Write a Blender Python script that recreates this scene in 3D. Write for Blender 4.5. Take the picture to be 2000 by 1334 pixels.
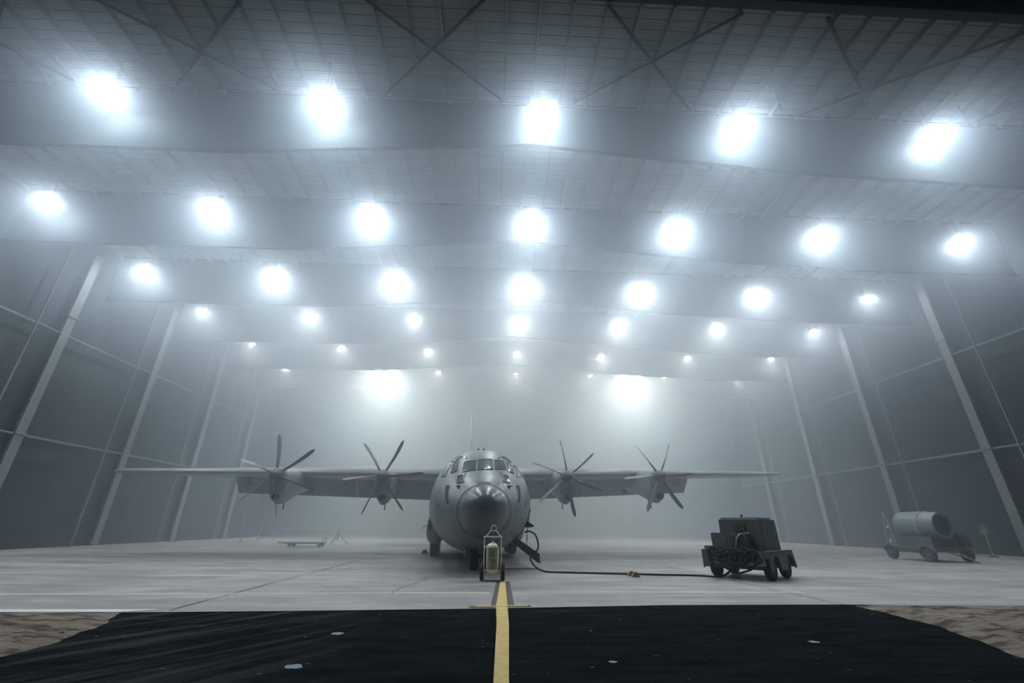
import bpy, bmesh, math, random
from mathutils import Vector, Matrix
random.seed(7)
for _o in list(bpy.data.objects): bpy.data.objects.remove(_o)
SC = bpy.context.scene; COL = SC.collection
PI = math.pi
# ------------------------------------------------------------ camera
YAW, PITCH, ROLL, EYE = -0.04157, 0.40305, 0.008, 1.6257
def _cam():
    cy,sy=math.cos(YAW),math.sin(YAW);cp,sp=math.cos(PITCH),math.sin(PITCH)
    f=Vector((-sy*cp,cy*cp,sp));r=Vector((cy,sy,0));u=r.cross(f)
    cr,sr=math.cos(ROLL),math.sin(ROLL)
    R_=cr*r+sr*u;U=-sr*r+cr*u
    cam=bpy.data.objects.new('camera',bpy.data.cameras.new('camera'));COL.objects.link(cam)
    cam.matrix_world=Matrix(((R_.x,U.x,-f.x,0),(R_.y,U.y,-f.y,0),(R_.z,U.z,-f.z,EYE),(0,0,0,1)))
    cam.data.sensor_width=36;cam.data.lens=840/2000*36;cam.data.clip_end=500
    SC.camera=cam
_cam()
# ------------------------------------------------------------ world, fog, exposure
FOG_DENSITY=0.066; FOG_G=0.55; FOG_G2=0.88; FOG_MIX=0.13; FOG_COL=(.76,.87,1.0)
FOG_BASE=.05
FOG_Y=(12.5,33.0,.0,.72)   # extra density further into the hangar
FOG_Z=(6.0,18.0,.0,.42)     # extra density higher up
FOG_X=(11.0,29.0,1.0,.08)   # density factor by height
w=bpy.data.worlds.new('night');SC.world=w;w.use_nodes=True
nt=w.node_tree;nt.nodes.clear()
out=nt.nodes.new('ShaderNodeOutputWorld');bg=nt.nodes.new('ShaderNodeBackground')
bg.inputs[0].default_value=(.02,.035,.05,1);bg.inputs[1].default_value=.3
nt.links.new(bg.outputs[0],out.inputs[0])
def make_fog():
    """the fog bank: thin at the open front and near the floor, thicker up under the lamps and towards the far end"""
    m=bpy.data.materials.new('fog');m.use_nodes=True;n=m.node_tree;n.nodes.clear()
    o=n.nodes.new('ShaderNodeOutputMaterial');v=n.nodes.new('ShaderNodeVolumeScatter');v2=n.nodes.new('ShaderNodeVolumeScatter');ad=n.nodes.new('ShaderNodeAddShader')
    n.links.new(v.outputs[0],ad.inputs[0]);n.links.new(v2.outputs[0],ad.inputs[1]);n.links.new(ad.outputs[0],o.inputs['Volume'])
    v2.inputs['Color'].default_value=FOG_COL+(1,);v2.inputs['Anisotropy'].default_value=FOG_G2
    v.inputs['Color'].default_value=FOG_COL+(1,);v.inputs['Anisotropy'].default_value=FOG_G
    tc=n.nodes.new('ShaderNodeTexCoord');sx=n.nodes.new('ShaderNodeSeparateXYZ');n.links.new(tc.outputs['Object'],sx.inputs[0])
    def rng(i,lo,hi,a,b):
        r=n.nodes.new('ShaderNodeMapRange');r.interpolation_type='SMOOTHSTEP'
        for k,q in zip((1,2,3,4),(lo,hi,a,b)): r.inputs[k].default_value=q
        n.links.new(sx.outputs[i],r.inputs[0]);return r.outputs[0]
    def mul(p,q):
        r=n.nodes.new('ShaderNodeMath');r.operation='MULTIPLY';n.links.new(p,r.inputs[0])
        if isinstance(q,float): r.inputs[1].default_value=q
        else: n.links.new(q,r.inputs[1])
        return r.outputs[0]
    ab=n.nodes.new('ShaderNodeMath');ab.operation='ABSOLUTE';sb=n.nodes.new('ShaderNodeMath');sb.operation='SUBTRACT';sb.inputs[1].default_value=2.0
    n.links.new(sx.outputs[0],sb.inputs[0]);n.links.new(sb.outputs[0],ab.inputs[0])
    sd=n.nodes.new('ShaderNodeMapRange');sd.interpolation_type='SMOOTHSTEP';n.links.new(ab.outputs[0],sd.inputs[0])
    for k,q in zip((1,2,3,4),FOG_X): sd.inputs[k].default_value=q
    def add(p,q):
        r=n.nodes.new('ShaderNodeMath');r.operation='ADD';n.links.new(p,r.inputs[0])
        if isinstance(q,float): r.inputs[1].default_value=q
        else: n.links.new(q,r.inputs[1])
        return r.outputs[0]
    d=add(mul(add(rng(1,*FOG_Y),FOG_BASE),sd.outputs[0]),rng(2,*FOG_Z))
    n.links.new(mul(d,FOG_DENSITY*(1-FOG_MIX)),v.inputs['Density']);n.links.new(mul(d,FOG_DENSITY*FOG_MIX),v2.inputs['Density'])
    try: m.cycles.homogeneous_volume=False
    except Exception: pass
    me=bpy.data.meshes.new('fog_bank');x0,x1,y0,y1,z0,z1=-45,50,8.6,85,.03,20.98
    me.from_pydata([(x0,y0,z0),(x1,y0,z0),(x1,y1,z0),(x0,y1,z0),(x0,y0,z1),(x1,y0,z1),(x1,y1,z1),(x0,y1,z1)],[],[(0,3,2,1),(4,5,6,7),(0,1,5,4),(1,2,6,5),(2,3,7,6),(3,0,4,7)])
    me.materials.append(m);f=bpy.data.objects.new('fog_bank',me);COL.objects.link(f)
    f['kind']='structure'
make_fog()
SC.view_settings.view_transform='Standard';SC.view_settings.look='None'
SC.view_settings.exposure=0.22;SC.view_settings.gamma=1;SC.view_settings.use_curve_mapping=False
LAMP_W=480.0; FLOOD_W=11000.0
SC.cycles.volume_step_rate=.8;SC.cycles.volume_max_steps=64
SC.cycles.volume_bounces=2;SC.cycles.max_bounces=6
# ------------------------------------------------------------ materials
MATS={}
def mat(name,col,rough=.6,metal=0,var=.12,scale=3.0,bump=0.0,emit=None,spec=.5):
    if name in MATS: return MATS[name]
    m=bpy.data.materials.new(name);m.use_nodes=True;n=m.node_tree;b=n.nodes['Principled BSDF']
    b.inputs['Roughness'].default_value=rough;b.inputs['Metallic'].default_value=metal
    b.inputs['Specular IOR Level'].default_value=spec
    tc=n.nodes.new('ShaderNodeTexCoord');ns=n.nodes.new('ShaderNodeTexNoise');ns.inputs['Scale'].default_value=scale;ns.inputs['Detail'].default_value=6
    n.links.new(tc.outputs['Object'],ns.inputs['Vector'])
    mx=n.nodes.new('ShaderNodeMix');mx.data_type='RGBA'
    mx.inputs['A'].default_value=tuple(c*(1-var) for c in col)+(1,);mx.inputs['B'].default_value=tuple(min(1,c*(1+var)) for c in col)+(1,)
    n.links.new(ns.outputs['Fac'],mx.inputs['Factor']);n.links.new(mx.outputs['Result'],b.inputs['Base Color'])
    if bump:
        bp=n.nodes.new('ShaderNodeBump');bp.inputs['Strength'].default_value=bump;bp.inputs['Distance'].default_value=.02
        n.links.new(ns.outputs['Fac'],bp.inputs['Height']);n.links.new(bp.outputs[0],b.inputs['Normal'])
    if emit:
        b.inputs['Emission Color'].default_value=tuple(emit[:3])+(1,);b.inputs['Emission Strength'].default_value=emit[3]
    MATS[name]=m;return m
class NG:
    """tiny node-graph helper for the ground materials"""
    def __init__(s,name):
        s.m=bpy.data.materials.new(name);s.m.use_nodes=True;s.n=s.m.node_tree;s.b=s.n.nodes['Principled BSDF'];MATS[name]=s.m
        s.tc=s.n.nodes.new('ShaderNodeTexCoord')
    def vec(s,sc=(1,1,1),loc=(0,0,0),rot=0):
        q=s.n.nodes.new('ShaderNodeMapping');q.inputs['Scale'].default_value=sc;q.inputs['Location'].default_value=loc;q.inputs['Rotation'].default_value=(0,0,rot)
        s.n.links.new(s.tc.outputs['Object'],q.inputs['Vector']);return q.outputs[0]
    def rvec(s,rot,sc,loc=(0,0,0)):
        a=s.n.nodes.new('ShaderNodeMapping');a.inputs['Rotation'].default_value=(0,0,rot);s.n.links.new(s.tc.outputs['Object'],a.inputs['Vector'])
        b=s.n.nodes.new('ShaderNodeMapping');b.inputs['Scale'].default_value=sc;b.inputs['Location'].default_value=loc;s.n.links.new(a.outputs[0],b.inputs['Vector']);return b.outputs[0]
    def noise(s,v,scale=1,detail=6,rough=.6,lo=.3,hi=.7,a=0,b=1,dist=0):
        q=s.n.nodes.new('ShaderNodeTexNoise');q.inputs['Scale'].default_value=scale;q.inputs['Detail'].default_value=detail;q.inputs['Roughness'].default_value=rough;q.inputs['Distortion'].default_value=dist
        s.n.links.new(v,q.inputs['Vector']);return s.rng(q.outputs['Fac'],lo,hi,a,b)
    def rng(s,x,lo,hi,a=0,b=1):
        r=s.n.nodes.new('ShaderNodeMapRange');r.inputs[1].default_value=lo;r.inputs[2].default_value=hi;r.inputs[3].default_value=a;r.inputs[4].default_value=b
        s.n.links.new(x,r.inputs[0]);return r.outputs[0]
    def math(s,op,x,y=None):
        r=s.n.nodes.new('ShaderNodeMath');r.operation=op
        for i,v in enumerate((x,y)):
            if v is None: continue
            if isinstance(v,(int,float)): r.inputs[i].default_value=v
            else: s.n.links.new(v,r.inputs[i])
        return r.outputs[0]
    def mix(s,f,a,b,mode='MIX'):
        r=s.n.nodes.new('ShaderNodeMix');r.data_type='RGBA';r.blend_type=mode
        for k,v in (('Factor',f),('A',a),('B',b)):
            if isinstance(v,(int,float)): r.inputs[k].default_value=v
            elif isinstance(v,tuple): r.inputs[k].default_value=v+(1,)
            else: s.n.links.new(v,r.inputs[k])
        return r.outputs['Result']
    def xyz(s):
        r=s.n.nodes.new('ShaderNodeSeparateXYZ');s.n.links.new(s.tc.outputs['Object'],r.inputs[0]);return r.outputs
    def done(s,col,rough,bump=None,strength=.4,dist=.01,spec=.5):
        s.n.links.new(col,s.b.inputs['Base Color'])
        if isinstance(rough,(int,float)): s.b.inputs['Roughness'].default_value=rough
        else: s.n.links.new(rough,s.b.inputs['Roughness'])
        s.b.inputs['Specular IOR Level'].default_value=spec
        if bump is not None:
            q=s.n.nodes.new('ShaderNodeBump');q.inputs['Strength'].default_value=strength;q.inputs['Distance'].default_value=dist
            s.n.links.new(bump,q.inputs['Height']);s.n.links.new(q.outputs[0],s.b.inputs['Normal'])
        return s.m
# ------------------------------------------------------------ mesh helpers
class MB:
    def __init__(s): s.v=[];s.f=[]
    def add(s,vs,fs):
        k=len(s.v);s.v+=[tuple(v) for v in vs];s.f+=[tuple(i+k for i in f) for f in fs];return s
    def box(s,x0,x1,y0,y1,z0,z1,rz=0,c=None,taper=None):
        """axis box; taper=(tx,ty) shrinks the top on each side"""
        tx,ty=taper or (0,0)
        vs=[(x0,y0,z0),(x1,y0,z0),(x1,y1,z0),(x0,y1,z0),(x0+tx,y0+ty,z1),(x1-tx,y0+ty,z1),(x1-tx,y1-ty,z1),(x0+tx,y1-ty,z1)]
        if rz:
            cx,cy=c or ((x0+x1)/2,(y0+y1)/2);ca,sa=math.cos(rz),math.sin(rz)
            vs=[(cx+(x-cx)*ca-(y-cy)*sa,cy+(x-cx)*sa+(y-cy)*ca,z) for x,y,z in vs]
        return s.add(vs,[(0,3,2,1),(4,5,6,7),(0,1,5,4),(1,2,6,5),(2,3,7,6),(3,0,4,7)])
    def beam(s,a,b,wd,ht=None):
        """rectangular bar between two points"""
        ht=ht or wd;a=Vector(a);b=Vector(b);d=(b-a).normalized()
        up=Vector((0,0,1)) if abs(d.z)<.95 else Vector((0,1,0))
        r=d.cross(up).normalized();u=r.cross(d)
        vs=[p+r*sx*wd/2+u*sz*ht/2 for p in (a,b) for sx,sz in ((-1,-1),(1,-1),(1,1),(-1,1))]
        return s.add(vs,[(0,1,2,3),(7,6,5,4),(0,4,5,1),(1,5,6,2),(2,6,7,3),(3,7,4,0)])
    def tube(s,pts,r,n=8,close=False,cap=True):
        pts=[Vector(p) for p in pts];m=len(pts);rs=r if isinstance(r,(list,tuple)) else [r]*m
        prev=None;rings=[]
        for i,p in enumerate(pts):
            if close: d=(pts[(i+1)%m]-pts[i-1]).normalized()
            else: d=(pts[min(i+1,m-1)]-pts[max(i-1,0)]).normalized()
            if prev is None:
                up=Vector((0,0,1)) if abs(d.z)<.9 else Vector((1,0,0));x=d.cross(up).normalized()
            else: x=(prev-d*prev.dot(d)).normalized()
            prev=x;y=d.cross(x)
            rings.append([p+(x*math.cos(t)+y*math.sin(t))*rs[i] for t in [2*PI*k/n for k in range(n)]])
        return s.loft(rings,cap=cap and not close,wrap=close)
    def loft(s,rings,cap=True,wrap=False,closed=True):
        n=len(rings[0]);m=len(rings);vs=[p for r in rings for p in r];fs=[]
        for i in range(m if wrap else m-1):
            j=(i+1)%m
            for k in range(n if closed else n-1):
                l=(k+1)%n;fs.append((i*n+k,i*n+l,j*n+l,j*n+k))
        if cap and closed: fs.append(tuple(range(n-1,-1,-1)));fs.append(tuple((m-1)*n+k for k in range(n)))
        return s.add(vs,fs)
    def lathe(s,prof,o=(0,0,0),axis=(0,0,1),n=24,cap=True):
        """prof=[(r,h)] around an axis"""
        a=Vector(axis).normalized();up=Vector((0,0,1)) if abs(a.z)<.9 else Vector((1,0,0));x=a.cross(up).normalized();y=a.cross(x);o=Vector(o)
        return s.loft([[o+a*h+(x*math.cos(2*PI*k/n)+y*math.sin(2*PI*k/n))*max(r,1e-4) for k in range(n)] for r,h in prof],cap=cap)
    def prism(s,poly,off):
        """poly = 3D points, extruded by the vector off"""
        n=len(poly);off=Vector(off);a=[Vector(p) for p in poly]
        return s.add(a+[p+off for p in a],[tuple(range(n-1,-1,-1)),tuple(range(n,2*n))]+[(k,(k+1)%n,n+(k+1)%n,n+k) for k in range(n)])
    def build(s,name,m,parent=None,smooth=35,bevel=0):
        me=bpy.data.meshes.new(name);me.from_pydata(s.v,[],s.f);me.validate()
        bm=bmesh.new();bm.from_mesh(me);bmesh.ops.recalc_face_normals(bm,faces=bm.faces)
        if bevel: bmesh.ops.bevel(bm,geom=[e for e in bm.edges if len(e.link_faces)==2 and e.calc_face_angle(0)>.6],offset=bevel,segments=2,affect='EDGES',clamp_overlap=True)
        bm.to_mesh(me);bm.free()
        me.materials.append(m)
        if smooth:
            for p in me.polygons: p.use_smooth=True
            me.set_sharp_from_angle(angle=math.radians(smooth))
        o=bpy.data.objects.new(name,me);COL.objects.link(o)
        if parent: o.parent=parent
        return o
def tag(o,label=None,cat=None,group=None,kind=None):
    for k,v in (('label',label),('category',cat),('group',group),('kind',kind)):
        if v: o[k]=v
    return o
def thing(name,label,cat,loc=(0,0,0),rz=0,group=None):
    o=bpy.data.objects.new(name,None);COL.objects.link(o);o.location=loc;o.rotation_euler=(0,0,rz);o.empty_display_size=.2
    return tag(o,label,cat,group)
def copy_tree(o,parent=None):
    c=o.copy();COL.objects.link(c)
    if parent: c.parent=parent
    for ch in list(o.children): copy_tree(ch,c)
    return c
def arcpts(c,r,a0,a1,n,plane='xz'):
    out=[]
    for i in range(n):
        t=a0+(a1-a0)*i/(n-1);p,q=r*math.cos(t),r*math.sin(t)
        out.append({'xz':(c[0]+p,c[1],c[2]+q),'yz':(c[0],c[1]+p,c[2]+q),'xy':(c[0]+p,c[1]+q,c[2])}[plane])
    return out
def bez(pts,n=12):
    """Catmull-Rom through points"""
    P=[Vector(p) for p in pts];P=[P[0]*2-P[1]]+P+[P[-1]*2-P[-2]];o=[]
    for i in range(1,len(P)-2):
        for k in range(n):
            t=k/n;a,b,c,d=P[i-1:i+3]
            o.append(.5*((2*b)+(c-a)*t+(2*a-5*b+4*c-d)*t*t+(3*b-a-3*c+d)*t**3))
    o.append(P[-2]);return o
# ------------------------------------------------------------ fuselage sections (y, centre z, half width, up, down)
FS=[(0,2.20,0,0,0),(.05,2.20,.22,.22,.22),(.2,2.20,.45,.45,.45),(.5,2.19,.68,.63,.68),(.9,2.17,.85,.78,.84),(1.4,2.13,.96,.88,.95),
(1.55,2.12,1.02,.93,.99),(1.85,2.13,1.27,1.12,1.12),(2.3,2.17,1.55,1.32,1.3),(2.8,2.23,1.78,1.68,1.45),(3.3,2.28,1.95,2.02,1.6),(3.9,2.32,2.08,2.27,1.72),(4.6,2.35,2.2,2.42,1.82),(5.6,2.35,2.22,2.5,1.88),
(8,2.35,2.22,2.5,1.9),(16.5,2.35,2.22,2.5,1.9),(19,2.6,2.1,2.25,1.75),(22,3.1,1.8,1.8,1.5),(25,3.7,1.25,1.25,1.05),(28,4.3,.6,.65,.55),(29.3,4.6,.15,.2,.2)]
def _ip(y,k):
    # monotone-ish cubic through the stations
    n=len(FS)
    if y<=FS[0][0]: return FS[0][k]
    if y>=FS[-1][0]: return FS[-1][k]
    i=max(j for j in range(n-1) if FS[j][0]<=y)
    x0,x1=FS[i][0],FS[i+1][0];y0,y1=FS[i][k],FS[i+1][k]
    def sl(j):
        if j<=0 or j>=n-1: return None
        a=(FS[j][k]-FS[j-1][k])/(FS[j][0]-FS[j-1][0]);b=(FS[j+1][k]-FS[j][k])/(FS[j+1][0]-FS[j][0])
        return 0 if a*b<=0 else 2*a*b/(a+b)
    d=(y1-y0)/(x1-x0);m0=sl(i);m1=sl(i+1)
    m0=d if m0 is None else m0;m1=d if m1 is None else m1
    h=x1-x0;t=(y-x0)/h
    return y0*(2*t**3-3*t*t+1)+m0*h*(t**3-2*t*t+t)+y1*(3*t*t-2*t**3)+m1*h*(t**3-t*t)
def surf(y,th,off=0.0):
    cz,hw,up,dn=(_ip(y,k) for k in (1,2,3,4))
    c,s=math.cos(th),math.sin(th)
    hw+=off;v=(up if s>0 else dn)+off
    return (hw*c,y,cz+v*s)
# ============================================================ the setting: ground
WL,WR,Y0,Y1,ROOF=-29.7,33.9,10.30,60.0,21.0
def poly_surface(name,pts,z,m,sub=None):
    o=MB().add([(x,y,z) for x,y in pts],[tuple(range(len(pts)))]).build(name,m,smooth=0);return tag(o,kind='structure')
def concrete():
    g=NG('concrete');v=g.vec();x=g.xyz()
    big=g.noise(v,.16,5,.6,.35,.65);str_=g.noise(g.vec((.12,1.1,1)),1.6,6,.65,.3,.7);fine=g.noise(v,9,8,.7,.3,.7);blot=g.noise(g.vec((.5,1,1),(9,4,0)),.8,8,.7,.45,.62);scr=g.noise(g.rvec(.35,(.15,2.5,1)),1.5,6,.7,.60,.66)
    col=g.mix(big,(.30,.282,.265),(.52,.485,.455));col=g.mix(g.math('MULTIPLY',str_,.8),col,(.17,.168,.165))
    col=g.mix(g.math('MULTIPLY',fine,.22),col,(.16,.16,.16))
    col=g.mix(g.math('MULTIPLY',blot,.6),col,(.17,.17,.17));col=g.mix(g.math('MULTIPLY',scr,.35),col,(.12,.12,.12))
    # slab joints every 14 m along Y lines and scuffed tyre marks
    patch=g.noise(g.vec((.25,.9,1),(3,1,0)),.9,4,.5,.56,.62);col=g.mix(g.math('MULTIPLY',patch,.5),col,(.14,.14,.145))
    wet=g.noise(g.vec((.1,.35,1)),1.0,4,.55,.4,.62,.62,.34)
    return g.done(col,wet,fine,.25,.006,.45)
def asphalt():
    g=NG('asphalt');v=g.vec();x=g.xyz()
    fine=g.noise(v,60,6,.8,.3,.7);mid=g.noise(g.vec((.5,1.6,1)),2.0,5,.6,.35,.7)
    col=g.mix(mid,(.006,.008,.010),(.016,.019,.021));col=g.mix(g.math('MULTIPLY',fine,.4),col,(.022,.024,.026))
    # chalky tyre tracks curving off to the left, and pale paint specks
    tr=g.noise(g.rvec(-.92,(.16,1.9,1)),1.2,6,.6,.50,.62);lft=g.rng(x[0],-1.6,-3.6,0,.8)
    col=g.mix(g.math('MULTIPLY',g.math('MULTIPLY',tr,lft),.55),col,(.075,.078,.08))
    tr2=g.noise(g.vec((.5,4.0,1),(7,2,0),-.05),1.0,5,.6,.62,.72);band=g.rng(x[1],9.1,9.8,0,1)
    col=g.mix(g.math('MULTIPLY',g.math('MULTIPLY',tr2,band),.5),col,(.12,.12,.12))
    sp=g.noise(g.vec((1,2,1)),5,2,.5,.735,.76);col=g.mix(g.math('MULTIPLY',sp,.6),col,(.22,.22,.22))
    return g.done(col,g.noise(v,3,4,.6,.3,.7,.85,1.0),fine,.5,.008,.0)
def sandmat():
    g=NG('sand');v=g.vec()
    a=g.noise(v,1.2,6,.65,.3,.7);b=g.noise(g.vec((1,2,1)),4,8,.75,.35,.65);ru=g.noise(g.vec((.5,1.8,1),(0,0,0),.4),2.2,6,.7,.47,.58)
    col=g.mix(a,(.50,.42,.345),(.72,.62,.52));col=g.mix(g.math('MULTIPLY',ru,.75),col,(.08,.07,.06))
    return g.done(col,.95,b,1.0,.12,.1)
def sheeting():
    g=NG('roof_deck');x=g.xyz()
    # metal deck: seams across the purlins every 0.42 m
    m=g.math('FRACT',g.math('MULTIPLY',x[1],1/.42));seam=g.rng(g.math('ABSOLUTE',g.math('SUBTRACT',m,.5)),.42,.5,0,1)
    m2=g.math('FRACT',g.math('MULTIPLY',x[1],3/.42));rib=g.rng(g.math('ABSOLUTE',g.math('SUBTRACT',m2,.5)),.3,.5,0,1)
    col=g.mix(g.noise(g.vec((.3,1,1)),1.1,5,.6,.3,.7),(.22,.23,.22),(.31,.32,.30));col=g.mix(g.math('MULTIPLY',seam,.7),col,(.05,.055,.055));col=g.mix(g.math('MULTIPLY',rib,.25),col,(.1,.1,.1))
    return g.done(col,.6,g.math('MULTIPLY',seam,-1),.6,.03,.3)
M_conc=concrete();M_asph=asphalt();M_sand=sandmat();M_deck=sheeting()
M_wall=mat('wall_fabric',(.022,.029,.033),.85,0,.2,.5,.2);M_col=mat('column_paint',(.125,.135,.135),.6,0,.12,2)
M_steel=mat('dark_steel',(.03,.034,.038),.55,.3,.15,2);M_girder=mat('girder_sheet',(.026,.031,.034),.95,0,.12,1,spec=0)
M_purlin=mat('galvanised_purlin',(.20,.205,.20),.5,.3,.12,2)
def wavy(n=40):
    return None
floor=tag(MB().add([(-60,10.0,0),(-7.1,10.12,0),(-3.7,10.30,0),(-.6,10.52,0),(4,11.0,0),(8.1,11.1,0),(12.1,10.75,0),(60,9.6,0),(60,120,0),(-60,120,0)],[tuple(range(10))]).build('floor',M_conc,smooth=0),kind='structure')
tag(MB().add([(-30,-12,-.012),(30,-12,-.012),(30,12,-.012),(-30,12,-.012)],[(0,1,2,3)]).build('taxiway',M_asph,smooth=0),kind='structure')
def verge(name,edge,outer,z=.0):
    """sand bank: rows from the asphalt edge outwards with real lumps and ruts"""
    nx,ny=56,60;vs=[];fs=[]
    for j in range(ny+1):
        y=outer[1]+(outer[2]-outer[1])*j/ny;e=None
        for (ya,xa),(yb,xb) in zip(edge,edge[1:]):
            if ya<=y<=yb: e=xa+(xb-xa)*(y-ya)/(yb-ya)
        if e is None: e=edge[0][1] if y<edge[0][0] else edge[-1][1]
        e+=.03*math.sin(y*5.1)+.02*math.sin(y*13+1)
        for i in range(nx+1):
            t=(i/nx)**1.5;x=e+(outer[0]-e)*t;d=abs(x-e)
            h=-.0085+min(1,d/.5)*(.035+.03*math.sin(y*4.2+x*1.3)*math.sin(x*2.1)+random.uniform(-.022,.032))
            if y>outer[2]-.25: h=min(h,.004)
            vs.append((x,y,h+z))
    for j in range(ny):
        for i in range(nx):
            a=j*(nx+1)+i;fs.append((a,a+1,a+nx+2,a+nx+1))
    return tag(MB().add(vs,fs).build(name,M_sand,smooth=180),kind='structure')
verge('sand_verge',[(-4,-9.5),(3,-7.2),(7.1,-6.3),(7.9,-6.35),(9.2,-6.7),(10.12,-7.2)],(-30,1.0,10.12))
verge('sand_verge',[(-4,9.5),(3,7.6),(6.8,7.35),(8.7,8.1),(9.8,8.25),(10.95,8.3)],(30,1.0,10.95))
# paint and joints on the ground (flat things)
M_yel=NG('yellow_paint');_v=M_yel.vec();_c=M_yel.mix(M_yel.noise(_v,6,7,.7,.35,.7),(.50,.36,.12),(.66,.50,.20));_c=M_yel.mix(M_yel.math('MULTIPLY',M_yel.noise(M_yel.vec((1,3,1)),3.5,8,.8,.58,.66),.7),_c,(.12,.10,.06));M_yel=M_yel.done(_c,.7,None,spec=.3)
M_blk=mat('black_paint',(.045,.048,.052),.7,0,.3,8);M_cream=mat('worn_cream_paint',(.85,.76,.62),.75,0,.25,5)
M_joint=mat('joint_tar',(.06,.06,.062),.9,0,.3,6);M_pale=mat('pale_concrete',(.60,.60,.58),.7,0,.15,4)
def strip(name,pts,z,m,label,cat,group=None):
    return tag(MB().prism([(x,y,z) for x,y in pts],(0,0,.003)).build(name,m,smooth=0),label,cat,group)
def line_pts(x0,y0,x1,y1,wd):
    d=Vector((x1-x0,y1-y0,0)).normalized();n=Vector((-d.y,d.x,0))*wd/2
    return [(x0+n.x,y0+n.y),(x0-n.x,y0-n.y),(x1-n.x,y1-n.y),(x1+n.x,y1+n.y)]
strip('guide_line',[(.055,4),(.235,4),(.245,6),(.36,9),(.40,10.84),(.475,15.2),(.33,15.2),(.15,10.84),(.14,9),(.07,6)],.006,M_yel,'long yellow painted guide line leading to the aircraft nose','painted line')
strip('line_border',[(.03,10.84),(.145,10.84),(.32,15.2),(.21,15.2)],.003,M_blk,'black painted border strip left of the yellow guide line','painted line')
strip('line_border',[(.405,10.84),(.55,10.84),(.62,15.2),(.485,15.2)],.003,M_blk,'black painted border strip right of the yellow guide line','painted line')
strip('stop_bar',line_pts(-.29,10.74,.84,10.86,.10),.009,M_yel,'short yellow stop bar crossing the guide line at the pad edge','painted line')
strip('stop_bar_border',line_pts(-.43,10.72,.9,10.86,.2),.0035,M_blk,'black painted strip under the short yellow stop bar','painted line')
strip('cross_line',line_pts(-26,11.9,.0,12.86,.055),.003,M_cream,'far one of two thin cream lines crossing the concrete left of the guide line','painted line')
strip('cross_line',line_pts(-26,11.75,.0,12.71,.055),.003,M_cream,'near one of two thin cream lines crossing the concrete left of the guide line','painted line')
strip('cross_line',line_pts(.62,12.95,8.5,13.2,.06),.003,M_cream,'far one of two thin cream lines running right towards the ground cart','painted line')
strip('cross_line',line_pts(.62,12.72,8.5,12.97,.06),.003,M_cream,'near one of two thin cream lines running right towards the ground cart','painted line')
strip('pale_edging',[(-30,9.92),(-7.2,10.14),(-6.6,10.42),(-6.9,10.44),(-30,10.12)],.003,M_pale,'pale concrete edging strip beside the left sand','edging')
def crack(x0,y0,x1,y1,wd,label,j=.05):
    n=40;L_=[];R_=[]
    for i in range(n+1):
        t=i/n;x=x0+(x1-x0)*t+random.uniform(-j,j)*.5;y=y0+(y1-y0)*t;h=wd*(.5+random.random())/2
        L_.append((x-h,y,.0025));R_.append((x+h,y,.0025))
    vs=L_+R_;fs=[(i,i+n+1,i+n+2,i+1) for i in range(n)]
    tag(MB().add(vs,fs).build('slab_joint',M_joint,smooth=0),label,'slab joint')
crack(-6.4,10.3,-6.3,30,.06,'dark slab joint running back from the left asphalt corner')
crack(8.1,11.1,7.2,34,.05,'dark slab joint running back from the right asphalt corner past the cart')
crack(-2.6,12.5,-2.0,16.2,.035,'short ragged crack in the concrete left of the extinguisher',.12)
for x,y,r,lab in ((-2.40,6.6,.10,'pale blue paint blotch on the asphalt, left of the guide line and nearest the camera'),(-2.43,8.36,.09,'small pale scuff on the asphalt, left of the guide line and behind the blue blotch'),(1.63,6.74,.055,'small white paint chip on the asphalt right of the guide line'),(5.05,7.75,.07,'small pale scuff on the asphalt farthest right of the guide line')):
    b=MB();n=18;rr=[r*(.75+.4*random.random()) for _ in range(n)]
    b.prism([(x+rr[k]*1.15*math.cos(2*PI*k/n),y+rr[k]*math.sin(2*PI*k/n),-.011) for k in range(n)],(0,0,.003))
    tag(b.build('paint_blotch',mat('blue_chalk',(.14,.24,.28),.8) if r==.10 else mat('white_chalk',(.25,.25,.25),.8),smooth=0),lab,'blotch')
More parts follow.
